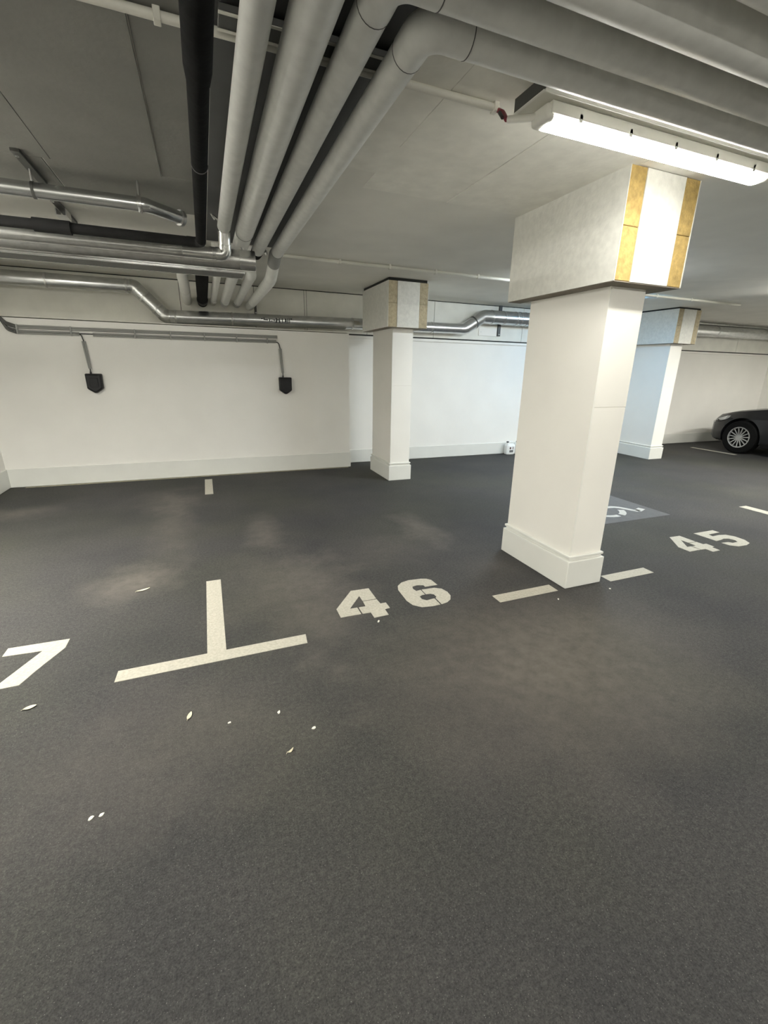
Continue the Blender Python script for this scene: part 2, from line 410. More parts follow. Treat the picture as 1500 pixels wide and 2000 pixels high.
# ------------------------------------------------------------------ pipes
def run(name, label, cat, pts, r, bend, m, em=None, seg=24, seams=True, er=None, names=('pipe_section', 'elbow')):
    """pipe made of straight sections and elbows, each a part"""
    t = thing(name, label, cat, pts[0])
    P = [Vector(p) for p in pts]; em = em or m; er = er or r+.0015
    prev = P[0]
    for i in range(1, len(P)):
        if i < len(P)-1:
            u, v = (P[i-1]-P[i]).normalized(), (P[i+1]-P[i]).normalized(); ang = u.angle(v)
            d = min(bend/math.tan(ang/2), (P[i-1]-P[i]).length*.45, (P[i+1]-P[i]).length*.45)
            tube(names[0], [prev, P[i]+u*d], r, m, t, seg)
            path = fillet([P[i]+u*(d+.0005), P[i], P[i]+v*(d+.0005)], bend, 10)
            tube(names[1], path, er, em, t, seg)
            if seams:
                for q, dr in ((P[i]+u*d, u), (P[i]+v*d, v)):
                    tube('seam_ring', [q-dr*.0015, q+dr*.0015], er+.0007, M_SEAM_OR_SHADE, t, seg)
            prev = P[i]+v*d
        else:
            tube(names[0], [prev, P[i]], r, m, t, seg)
    return t
def ring(t, p, d, r, ln, m, name='collar'):
    p = Vector(p); d = Vector(d).normalized(); return tube(name, [p-d*ln/2, p+d*ln/2], r, m, t, 24)
ZP = 2.45; XE = 8.6; ZW = 2.30; YW = YR-.004
spec = (('grey insulated pipe, leftmost of the four running towards the back wall', .2337, 1.021, 3.84, .0453, 3.0), ('thickest grey insulated pipe, second from left of the four', .380, 1.181, 3.905, .065, 3.3),
        ('grey insulated pipe, third from left, bending right at the top of the photo', .531, 1.355, 4.43, .0497, 2.6), ('grey insulated pipe, rightmost of the four, elbow turning above the lit lamp', .693, 1.494, 4.53, .0507, 2.9))
p1, p2, p3, p4 = [run('insulated_pipe', lb, 'pipe', [(XE, y, ZP), (x, y, ZP), (x, ye, ZP)], r_, .135, M_JACKET) for lb, x, y, ye, r_, xs_ in spec]
for q, (lb, x, y, ye, r_, xs_) in zip((p1, p2, p3, p4), spec): ring(q, (xs_, y, ZP), (1, 0, 0), r_+.0008, .003, M_SEAM_OR_SHADE, 'seam_ring')
ring(p1, (.2337, 3.852, ZP-.002), (0, 1, 0), .034, .03, M_SEAM_OR_SHADE, 'neck')
ring(p2, (.380, 3.905, ZP), (0, 1, 0), .0662, .004, M_SEAM_OR_SHADE, 'seam_ring')
tube('end_cap', [(.380, 3.907, ZP), (.380, 4.32, ZP-.002), (.380, 4.42, ZP-.004), (.380, 4.52, ZP-.006)], [.063, .061, .048, .028], M_JACKETL, p2, 24)
tube('branch', [(.380, 4.13, ZP-.05), (.380, 4.13, 2.368)], .024, M_ALU, p2, 16)
tube('end_cap', [(.531, 4.43, ZP), (.531, 4.50, ZP), (.533, 4.59, ZP-.003)], [.0505, .050, .043], M_BLACK, p3, 24)
tube('side_valve', [(.583, 4.39, ZP-.01), (.600, 4.45, ZP-.015)], .014, M_ALU, p3, 12)
tube('lower_leg', [(.694, 4.53, ZP-.004), (.690, 4.87, 2.315), (.688, 4.96, 2.300), (.672, YW, 2.287)], [.051, .055, .055, .054], M_JACKETL, p4, 24)
tube('rubber_coupling', [(.693, 4.42, ZP), (.693, 4.53, ZP-.002), (.692, 4.66, 2.399)], [.0535, .0560, .0560], M_GREYC, p4, 24)
ring(p4, (.672, 6.62, 2.288), (0, 1, 0), .0505+.004, .16, M_JACKETL, 'end_sleeve')
# short lengths that drop from the ceiling behind the tray and enter the wall
for x, r_, m_, lb in ((.205, .036, M_WHITEP, 'thin pale pipe with a metal ring entering the back wall behind the tray'), (.346, .052, M_JACKETL, 'thick pale pipe entering the back wall, third pale one from left'),
                      (.507, .046, M_JACKETL, 'pale pipe entering the back wall just left of the rightmost grey pipe')):
    q = run('wall_entry_pipe', lb, 'pipe', [(x, 4.84, ZC), (x, 4.84, ZW+.02), (x, YW, ZW)], r_, .08, m_, seams=False)
    ring(q, (x, 6.70, ZW), (0, 1, 0), r_+.006, .05, M_STEEL if r_ < .04 else M_JACKET, 'wall_collar')
# strut carrying the four pipes
t = thing('strut_channel', 'pale steel strut crossing above the four grey pipes', 'bracket', (.4, 1.845, ZC))
link('channel', B(.145, .76, 1.802, 1.890, 2.5195, 2.540, .002, 1), M_ZINC, t)
for y in (1.800, 1.880): link('channel_lip', B(.144, .761, y, y+.014, 2.516, 2.519, .001, 1), M_CONDUIT, t)
for x in (.16, .46, .61, .74): tube('rod', [(x, 1.845, 2.54), (x, 1.845, ZC-.006)], .005, M_STEEL, t, 8)
# black foam pipe
t = thing('black_pipe', 'black foam lagged pipe running left of the grey pipes and turning left', 'pipe', (.065, 1, 2.28))
ZB = 2.28; XB = .0647; YBK = 3.61
pth = [(XB, .10, ZB), (XB, 1.62, ZB)]
tube('pipe_section', pth+[(XB, 1.70, ZB), (XB, 2.295, ZB)], [.038]*len(pth)+[.032, .0315], M_BLACK, t, 24)
tube('pipe_section', [(XB, 2.30, ZB), (XB, YBK-.08, ZB)], .0305, M_BLACK, t, 24)
tube('elbow', fillet([(XB, YBK-.085, ZB), (XB, YBK, ZB), (XB-.085, YBK, ZB)], .07, 8), .0315, M_CHAR, t, 24)
tube('pipe_section', [(XB-.08, YBK, ZB), (XL+.003, YBK, ZB)], .0295, M_CHAR, t, 24)
ring(t, (-.764, YBK, ZB), (1, 0, 0), .038, .19, M_CHAR, 'lagging_sleeve')
ring(t, (XB, 2.297, ZB), (0, 1, 0), .0325, .010, M_SEAM_OR_SHADE, 'tape_band')
# silver pipes turning left
t = run('silver_pipe', 'upper polished metal pipe with a bright elbow under the leftmost grey pipe', 'pipe',
    [(.2335, 3.872, 2.425), (.229, 3.905, 2.283), (XL, 3.905, 2.278)], .042, .066, M_STEEL, M_ALU, er=.045, seams=False)
ring(t, (.04, 3.905, 2.283), (1, 0, 0), .0435, .20, M_ALU, 'end_sleeve')
t2 = run('silver_pipe', 'thick polished metal pipe with a blunt right end behind the bright elbow', 'pipe',
    [(.464, 4.13, 2.300), (.30, 4.13, 2.300), (XL, 4.13, 2.300)], .0725, .05, M_STEEL, M_STEEL, seams=False)
ring(t2, (.405, 4.13, 2.300), (1, 0, 0), .0738, .12, M_ALU, 'end_sleeve')
link('bottom_seam', B(XL, .462, 4.120, 4.132, 2.2195, 2.229, .001, 1), M_ALU, t2)
t = thing('pipe_valve', 'small chrome valve lever at the end of the leftmost grey pipe', 'valve', (.17, 3.85, 2.48))
tube('valve_stem', [(.205, 3.85, 2.485), (.165, 3.84, 2.51)], .009, M_ALU, t, 10)
tube('valve_lever', [(.15, 3.79, 2.512), (.175, 3.91, 2.508)], .007, M_ALU, t, 10)
# tray under the silver pipes
t = thing('pipe_tray', 'flat metal tray with bright edges below the silver pipes', 'tray', (-1, 4.23, 2.20))
link('tray_bottom', B(XL, .378, 4.115, 4.340, 2.204, 2.208), M_ZINC, t)
for y in (4.109, 4.337): link('tray_edge', B(XL, .380, y, y+.010, 2.200, 2.217, .002, 1), M_ALU, t)
# spiral pipe on the left ceiling
t = run('spiral_pipe', 'short silver spiral pipe hanging under the left ceiling with an open end', 'pipe',
    [(XL, 3.506, 2.43), (-.235, 3.506, 2.43), (-.045, 3.69, 2.43)], .039, .05, M_SPIRAL, seams=False)
ring(t, (-.047, 3.688, 2.43), (.7, .7, 0), .048, .022, M_STEEL, 'end_flange')
ring(t, (-.265, 3.506, 2.43), (1, 0, 0), .047, .022, M_STEEL, 'pipe_clamp')
ring(t, (-.80, 3.506, 2.43), (1, 0, 0), .043, .014, M_ZINC, 'pipe_clamp')
link('clamp_bolt', B(-.272, -.258, 3.455, 3.475, 2.375, 2.41, .003, 1), M_ALU, t)
tube('hanger_rod', [(-.80, 3.506, 2.47), (-.80, 3.506, 2.535)], .006, M_STEEL, t, 8)
tube('hanger_rod', [(-.265, 3.506, 2.47), (-.265, 3.506, ZC)], .006, M_STEEL, t, 8)
for x, a, b, lb in ((-.80, 3.28, 3.76, 'dark ceiling rail carrying the spiral pipe'), (-.83, 4.02, 4.64, 'dark ceiling rail above the black pipe at left')):
    t = thing('ceiling_rail', lb, 'bracket', (x, a, ZC))
    link('rail', B(x-.021, x+.021, a, b, 2.533, ZC, .002, 1), M_ZINC, t)
    for y in (a+.03, b-.03): link('bolt', B(x-.008, x+.008, y-.008, y+.008, 2.520, 2.534, .002, 1), M_ALU, t)
t = thing('pipe_bracket', 'pale folded bracket above the black pipe sleeve at left', 'bracket', (-.83, 4.3, 2.5))
link('bracket_plate', B(-.86, -.855, 4.22, 4.36, 2.49, 2.535), M_STEEL, t)
link('bracket_plate', B(-.80, -.795, 4.22, 4.36, 2.49, 2.535), M_STEEL, t)
link('bracket_base', B(-.86, -.795, 4.22, 4.36, 2.486, 2.490), M_STEEL, t)
# further pipes dropping to the wall behind the tray
t = thing('white_pipe', 'white plastic pipe entering the back wall, left of the black stub', 'pipe', (-.113, 5, ZW))
tube('pipe_section', [(-.10, 4.75, 2.43), (-.108, 5.4, ZW+.03), (-.113, YW, ZW)], .052, M_WHITEP, t, 20)
ring(t, (-.110, 6.1, ZW+.02), (0, 1, 0), .057, .08, M_WHITEP, 'socket')
t = thing('black_stub', 'black pipe end entering the back wall between two pale pipes', 'pipe', (.07, 5, ZW))
tube('pipe_section', [(.075, 4.85, 2.38), (.072, 5.4, ZW+.03), (.071, YW, ZW)], .062, M_BLACK, t, 20)
ring(t, (.071, 6.72, ZW), (0, 1, 0), .068, .10, M_CABLE, 'collar')

# ------------------------------------------------------------------ ventilation duct on the wall
YD = 6.80
t = run('spiral_duct', 'long galvanised duct above the back wall, stepping down then up', 'duct',
    [(XL, YD, 2.405), (-.70, YD, 2.405), (-.385, YD, 2.085), (2.3, YD, 2.125), (3.93, YD, 2.14)], .080, .10, M_SPIRAL, M_STEEL, seams=False, er=.083)
for p, d in (((-1.6, YD, 2.405), (1, 0, 0)), ((-.78, YD, 2.405), (1, 0, 0)), ((-.60, YD, 2.30), (.7, 0, -.7)), ((-.47, YD, 2.17), (.7, 0, -.7)), ((-.27, YD, 2.087), (1, 0, 0)),
             ((.42, YD, 2.097), (1, 0, 0)), ((2.1, YD, 2.122), (1, 0, 0)), ((3.42, YD, 2.135), (1, 0, 0))):
    ring(t, p, d, .0845, .022, M_STEEL)
seg = fillet([(3.90, YD, 2.14), (4.02, YD, 2.14), (4.36, YD, 2.345), (4.50, YD, 2.345)], .16, 8)
k = len(seg); tube('elbow', seg, [.080+.028*i/(k-1) for i in range(k)], M_SPIRAL, t, 24)
ring(t, (4.20, YD, 2.25), (.86, 0, .51), .099, .02, M_ZINC, 'joint_band')
tube('duct_section', [(4.49, YD, 2.345), (XR, YD, 2.385)], .108, M_SPIRAL, t, 24)
for x in (4.52, 4.75, 5.0, 5.08, 5.2, 7.0, 10.1, 11.7): ring(t, (x, YD, 2.345+.04*(x-4.49)/8), (1, 0, 0), .1125, .02, M_STEEL)
# black stencilled marks on the pale tag of the duct (too small and worn to read)
bm = nb()
def on_duct(u, z0, z1, wd):
    r_ = .0812; zc = 2.085+.04*(u+.385)/2.685
    n_ = 3; prev = None
    for i in range(n_+1):
        z = z0+(z1-z0)*i/n_; y = YD-math.sqrt(max(0, r_*r_-z*z))
        a = bm.verts.new((u, y, zc+z)); b = bm.verts.new((u+wd, y, zc+z))
        if prev: bm.faces.new((prev[0], prev[1], b, a))
        prev = (a, b)
for u, z0, z1, wd in ((.79, .005, .02, .022), (.825, -.005, .03, .012), (.84, -.005, .008, .04), (.90, -.02, .02, .012), (.93, -.02, .02, .010), (.955, -.01, .015, .016), (.985, -.03, .03, .018), (1.005, -.005, .012, .022),
                      (1.03, -.03, .028, .016), (1.07, -.03, .03, .010), (1.11, -.02, .025, .022), (1.145, -.03, .03, .014), (1.17, -.03, .03, .010), (1.19, .015, .03, .02)):
    on_duct(u, z0, z1, wd)
link('stencil_marks', bm, M_CABLE, t, kind='stuff')
tube_t = run('wall_pipe', 'thin dark pipe above the duct at the right of the back wall', 'pipe', [(7.9, 6.86, 2.522), (XR, 6.86, 2.522)], .026, .05, M_STEEL, seams=False)
for x, z0, z1, lb in ((4.80, 2.07, ZC, 'dark flat strap behind the raised duct next to the nearest column'), (.752, 2.18, 2.44, 'short dark strap above the duct beside the grey pipe ends')):
    t = thing('duct_strap', lb, 'strap', (x, 6.93, z0))
    link('strap', B(x-.028 if x > 2 else x-.014, x+.028 if x > 2 else x+.014, YR-.03, YR, z0, z1, .002, 1), M_ZINC, t)
    link('bolt', B(x-.008, x+.008, YR-.038, YR-.03, z0+.02, z0+.036, .002, 1), M_STEEL, t)
t = thing('wall_plate', 'pale rectangular plate on the wall under the raised duct', 'plate', (4.58, YR, 2.13))
link('plate', B(4.40, 4.765, YR-.014, YR, 2.065, 2.19, .003, 1), M_COLP, t)
link('screw', B(4.44, 4.452, YR-.017, YR-.014, 2.12, 2.132, .001, 1), M_STEEL, t)

# ------------------------------------------------------------------ cable run and charger boxes on the left wall
YC = YL-.016
t = thing('cable_run', 'double grey conduit line along the top of the left wall', 'conduit', (-1.98, YL, 1.85))
for z, segs in ((1.889, ((-1.97, .985),)), (1.870, ((-1.97, .985),)), (1.834, ((-1.97, -1.34), (-1.20, .968))), (1.812, ((-1.95, -1.34), (-1.20, .96)))):
    for a, b in segs:
        e = .010 if z > 1.85 else .006
        pa = [(a, YC, z), (b-.12, YC, z+(b-a)*.002), (b, YC, z+(b-a)*.002)]
        tube('conduit', pa, .0108, M_GREYC, t, 10)
for z in (1.889, 1.870, 1.834, 1.812):
    tube('bend', fillet([(-1.95, YC, z), (-2.03, YC, z+.03), (-2.10, YC, ZL+.012), (-2.11, YC-.003, ZL+.03)], .05), .0125, M_ZINC, t, 10)
for x in (-1.94, -1.42, -.75, -.35, .05, .45, .85): link('clip', B(x-.008, x+.008, YL-.032, YL-.0005, 1.800, 1.905, .002, 1), M_GREYC, t)
tube('cable', [(-1.36, YC, 1.829), (-1.18, YC, 1.829)], .006, M_CABLE, t, 8)
def charger(xb, xc, ztop, zrun, xt, label):
    t = thing('charger_box', label, 'charger', (xb, YL, ztop-.22))
    prof = [(-.088, 0), (-.078, .008), (.078, .008), (.088, 0), (.085, -.165), (.070, -.182), (.012, -.221), (-.012, -.221), (-.070, -.182), (-.085, -.165)]
    bm = nb(); D = ((.0, 1), (.055, 1), (.075, .93), (.082, .80))
    rings = []
    for d, s in D:
        rings.append([bm.verts.new((xb+px*s, YL-d-.002, ztop-.10+(pz+.10)*s)) for px, pz in prof])
    n_ = len(prof)
    for a, b in zip(rings, rings[1:]):
        for i in range(n_): bm.faces.new((a[i], a[(i+1) % n_], b[(i+1) % n_], b[i]))
    bm.faces.new(rings[0]); bm.faces.new(rings[-1])
    bmesh.ops.recalc_face_normals(bm, faces=bm.faces[:])
    link('body', bm, M_BOX, t)
    link('front_panel', B(xb-.045, xb+.045, YL-.088, YL-.083, ztop-.15, ztop-.04, .004, 2), M_BOX, t)
    tube('cable_gland', [(xc, YL-.03, ztop-.002), (xc, YL-.03, ztop+.030)], .011, M_CABLE, t, 12)
    c = thing('charger_lead', label.replace('black charger box', 'black lead with grey sleeve feeding the charger box'), 'cable', (xc, YL, ztop))
    tube('lead', fillet([(xt-.02, YC, zrun), (xt+.035, YC, zrun-.005), (xt+.055, YC, zrun-.10), (xc, YL-.03, ztop+.06), (xc, YL-.03, ztop+.025)], .05), .0065, M_CABLE, c, 10)
    for d in (-.011, .011):
        tube('sleeve', [(xt+.05+d, YC-.004, zrun-.085), (xc+d*.6, YC-.012, ztop+.065)], .0105, M_GREYC, c, 10)
    return t
charger(-1.265, -1.29, 1.365, 1.83, -1.36, 'left black charger box on the white wall, farther from the slim column')
charger(1.062, 1.035, 1.347, 1.82, .965, 'right black charger box on the white wall, nearer the slim column')
for o in list(COL.objects):
    if o.name.startswith('charger_lead'):
        o['label'] = ('black lead with grey sleeve dropping to the left charger box' if o.location.x < 0 else 'black lead with grey sleeve dropping from the conduit end to the right charger box')

# ------------------------------------------------------------------ floor markings
ZT = .0022
def paint(name, label, polys, m=M_PAINT, cat='marking', part='stroke', z0=0, z1=ZT):
    c = [sum(p[i] for p in polys[0])/len(polys[0]) for i in (0, 1)]
    if len(polys) == 1:
        return tag(link(name, plate(nb(), polys[0], z0, z1), m), label, cat)
    t = thing(name, label, cat, (c[0], c[1], z0))
    for p in polys: link(part, plate(nb(), p, z0, z1), m, t)
    return t
def rect(x0, x1, y0, y1): return [(x0, y0), (x1, y0), (x1, y1), (x0, y1)]
TX, TY = -.082, 2.2347
paint('line_marking', 'T shaped cream line between parking bays 7 and 46', [[(-.557, TY-.047), (.400, TY-.047), (.408, TY+.043), (-.553, TY+.043)], rect(TX-.048, TX+.05, TY+.043, 3.19)])
paint('line_marking', 'short cream line stub by the left wall', [rect(TX-.048, TX+.046, 5.645, 6.44)])
paint('line_marking', 'cream dash left of the nearest column foot', [rect(1.72, 2.215, 2.2, 2.297)])
paint('line_marking', 'cream dash right of the nearest column foot', [rect(2.70, 3.155, 2.181, 2.277)])
paint('line_marking', 'white line right of the number 45 at the photo edge', [rect(5.80, 5.93, 2.285, 3.15), rect(5.36+.1, 6.36, 2.19, 2.285)])
paint('line_marking', 'thin white line beside the front wheel of the dark car', [rect(9.60, 9.69, 5.54, 6.44)])
four_a = [(.944, 2.693), (.813, 2.698), (.653, 2.491), (.652, 2.383), (.786, 2.380), (.786, 2.464), (.736, 2.466), (.847, 2.609), (.847, 2.535), (.944, 2.533)]
four_b = [(.944, 2.525), (.847, 2.527), (.843, 2.462), (.796, 2.463), (.796, 2.379), (.850, 2.377), (.850, 2.309), (.948, 2.313), (.950, 2.384), (.987, 2.388), (.987, 2.463), (.948, 2.463)]
six_a = [(1.435, 2.575), (1.428, 2.66), (1.40, 2.69), (1.362, 2.704), (1.265, 2.712), (1.20, 2.695), (1.155, 2.655), (1.135, 2.60), (1.129, 2.437), (1.145, 2.37), (1.19, 2.325), (1.265, 2.312), (1.322, 2.314), (1.322, 2.402),
         (1.26, 2.395), (1.236, 2.42), (1.238, 2.46), (1.26, 2.472), (1.285, 2.474), (1.285, 2.545), (1.25, 2.54), (1.24, 2.575), (1.25, 2.61), (1.29, 2.62), (1.335, 2.605), (1.338, 2.578)]
six_b = [(1.293, 2.546), (1.391, 2.541), (1.436, 2.51), (1.452, 2.454), (1.447, 2.40), (1.42, 2.353), (1.38, 2.325), (1.332, 2.315), (1.332, 2.404), (1.347, 2.42), (1.345, 2.455), (1.325, 2.472), (1.293, 2.475)]
five = [(4.351, 2.694), (4.632, 2.694), (4.636, 2.628), (4.465, 2.624), (4.455, 2.575), (4.55, 2.578), (4.625, 2.56), (4.662, 2.50), (4.656, 2.404), (4.61, 2.335), (4.53, 2.312), (4.42, 2.316), (4.365, 2.362), (4.355, 2.43),
        (4.437, 2.42), (4.46, 2.392), (4.53, 2.392), (4.556, 2.43), (4.54, 2.48), (4.49, 2.495), (4.43, 2.482), (4.36, 2.479)]
seven = [(-1.14, 2.699), (-.854, 2.692), (-.855, 2.604), (-.94, 2.422), (-.98, 2.323), (-1.07, 2.322), (-1.07, 2.372), (-.961, 2.609), (-1.142, 2.62)]
sh = lambda P, d: [(x+d, y) for x, y in P]
def number(label, digits):
    t = thing('bay_number', label, 'number', (digits[0][1][0][0][0], 2.5, 0))
    for nm, polys in digits:
        bm = nb()
        for p in polys: plate(bm, p, 0, ZT)
        link(nm, bm, M_PAINT, t)
number('painted number 46 on the floor left of the nearest column', (('digit_four', (four_a, four_b)), ('digit_six', (six_a, six_b))))
number('painted number 45 on the floor right of the nearest column', (('digit_four', (sh(four_a, 3.205), sh(four_b, 3.205))), ('digit_five', (five,))))
number('painted figure 7 at the left edge of the photo', (('digit_seven', (seven,)),))
# accessible bay symbol
t = thing('accessible_bay_symbol', 'slate square with white wheelchair symbol behind the nearest column', 'symbol', (4.2, 3.7, 0))
link('ground_square', plate(nb(), rect(3.70, 4.697, 3.20, 4.20), 0, .0015), M_BLUE, t)
bm = nb(); Z0, Z1 = .0012, .003
def stroke(pts, wd):
    P = [Vector((p[0], p[1], 0)) for p in pts]; L_, R_ = [], []
    for i, p in enumerate(P):
        d = (P[min(i+1, len(P)-1)]-P[max(i-1, 0)]).normalized(); nn = Vector((-d.y, d.x, 0))
        L_.append((p+nn*wd/2)[:2]); R_.append((p-nn*wd/2)[:2])
    plate(bm, L_+R_[::-1], Z0, Z1)
arc = lambda a, b, cx=4.07, cy=3.61, r=.245: [(cx+r*math.cos(math.radians(a+(b-a)*i/14)), cy+r*math.sin(math.radians(a+(b-a)*i/14))) for i in range(15)]
stroke(arc(130, 278), .06); stroke(arc(292, 338), .072)
stroke([(4.03, 3.98), (4.035, 3.85), (4.045, 3.74)], .075)
stroke([(4.035, 3.70), (4.12, 3.665), (4.22, 3.645), (4.305, 3.635), (4.36, 3.595), (4.40, 3.52), (4.445, 3.432), (4.50, 3.452)], .062)
stroke([(4.46, 3.428), (4.53, 3.455), (4.585, 3.478)], .075)
stroke([(4.05, 3.84), (4.13, 3.835), (4.21, 3.83)], .055)
plate(bm, [(4.03+.055*math.cos(2*PI*i/16), 4.085+.055*math.sin(2*PI*i/16)) for i in range(16)], Z0, Z1)
link('wheelchair_figure', bm, M_PAINTW, t)

# ------------------------------------------------------------------ leaves and flakes on the floor
def leaf(x, y, ln, wd, ang, label, curl=.35):
    bm = nb(); n_ = 8; rows = []
    for i in range(n_+1):
        s = i/n_; w2 = wd/2*math.sin(PI*min(1, s*.96+.02))**.8
        zz = .003+curl*ln*(s-.5)**2
        pr_ = [Vector(((s-.5)*ln, -w2, zz+w2*.35)), Vector(((s-.5)*ln, 0, zz)), Vector(((s-.5)*ln, w2, zz+w2*.3))]
        rows.append(pr_)
    R_ = Matrix.Rotation(ang, 3, 'Z')
    for dz in (0, .0012):
        V = [[bm.verts.new(R_ @ p + Vector((x, y, dz))) for p in r_] for r_ in rows]
        for a, b in zip(V, V[1:]):
            for j in range(2):
                f = (a[j], a[j+1], b[j+1], b[j]); bm.faces.new(f if dz else f[::-1])
    mn = min(v.co.z for v in bm.verts)
    for v in bm.verts: v.co.z -= mn
    t = thing('dry_leaf', label, 'leaf', (x, y, 0))
    link('blade', bm, M_LEAF, t, True)
    a_ = R_ @ Vector((-.62*ln, 0, .003)) + Vector((x, y, 0)); b_ = R_ @ Vector((-.45*ln, 0, .003+curl*ln*.2)) + Vector((x, y, 0))
    tube('stalk', [a_, b_], .0009, M_LEAF, t, 6)
leaf(-.536, 3.195, .085, .022, .35, 'curled pale leaf on the dusty patch left of the T shaped line')
leaf(-.208, 1.819, .048, .018, 1.25, 'slim pale leaf on the floor below the T shaped line')
leaf(-.881, 2.126, .050, .024, .3, 'small curled leaf on the floor below the figure 7')
leaf(.179, 1.467, .032, .010, .5, 'thin curved leaf scrap nearest the bottom of the photo centre', 1.2)
def flake(x, y, s, ang, label):
    pts = [(s*(1+random.uniform(-.3, .3))*math.cos(a), .6*s*(1+random.uniform(-.3, .3))*math.sin(a)) for a in [2*PI*i/7 for i in range(7)]]
    c, d = math.cos(ang), math.sin(ang)
    tag(link('paint_flake', plate(nb(), [(x+px*c-py*d, y+px*d+py*c) for px, py in pts], 0, .003), M_FLAKE), label, 'debris')
flake(.169, 1.704, .010, 1.2, 'pale flake on the floor below the right arm of the T line')
flake(.296, 1.556, .011, .4, 'pale flake on the floor, rightmost of the small flakes')
flake(-.044, 1.716, .007, .2, 'tiny pale flake on the floor between slim leaf and pale flakes')
flake(-.51, 1.429, .010, 1.0, 'pale flake at lower left, left one of a close pair')
flake(-.478, 1.429, .009, .7, 'pale flake at lower left, right one of a close pair')
flake(2.60, 2.095, .010, .5, 'pale crumb in front of the nearest column foot')
flake(2.128, 2.10, .010, .9, 'pale crumb below the dash left of the nearest column')
flake(.86, 2.262, .010, .9, 'pale crumb just below the painted number 46')

# ------------------------------------------------------------------ plastic jugs at the back wall
def jug(x, y, label):
    t = thing('plastic_jug', label, 'jug', (x, y, 0))
    bm = nb(); secs = [(0, .80), (.012, .97), (.03, 1), (.15, 1), (.175, .95), (.195, .78), (.205, .55)]
    rings = []
    for z, s in secs:
        rr = []
        for i in range(20):
            a = 2*PI*i/20; c, d = math.cos(a), math.sin(a)
            e = (abs(c)**4+abs(d)**4)**-.25
            rr.append(bm.verts.new((x+.098*s*c*e, y+.066*s*d*e, z)))
        rings.append(rr)
    for a, b in zip(rings, rings[1:]):
        for i in range(20): bm.faces.new((a[i], a[(i+1) % 20], b[(i+1) % 20], b[i]))
    bm.faces.new(rings[0][::-1]); bm.faces.new(rings[-1])
    link('body', bm, M_JUG, t, True)
    tube('handle', fillet([(x+.065, y, .18), (x+.06, y, .232), (x-.02, y, .235), (x-.03, y, .20)], .02, 5), .011, M_JUG, t, 10)
    tube('neck', [(x-.052, y, .19), (x-.052, y, .222)], .020, M_JUG, t, 14)
    tube('cap', [(x-.052, y, .222), (x-.052, y, .243)], .023, M_CABLE, t, 14)
    yf = y-.0665
    lb = link('label', B(x-.055, x+.055, yf-.001, yf+.004, .04, .150), M_JUG, t)
    link('label_print', B(x-.045, x-.012, yf-.002, yf, .105, .145, .0005, 1), M_LABR, lb)
    link('label_print', B(x+.022, x+.038, yf-.002, yf, .100, .150, .0005, 1), M_LABR, lb)
    link('label_print', B(x-.045, x+.040, yf-.002, yf, .045, .088, .0005, 1), M_LABG, lb)
    return t
j = jug(5.215, 6.885, 'white plastic jug with black cap against the back wall, fully visible')
copy_thing(j, (.215, .0, 0), 'second white jug beside the first, half hidden by the nearest column')

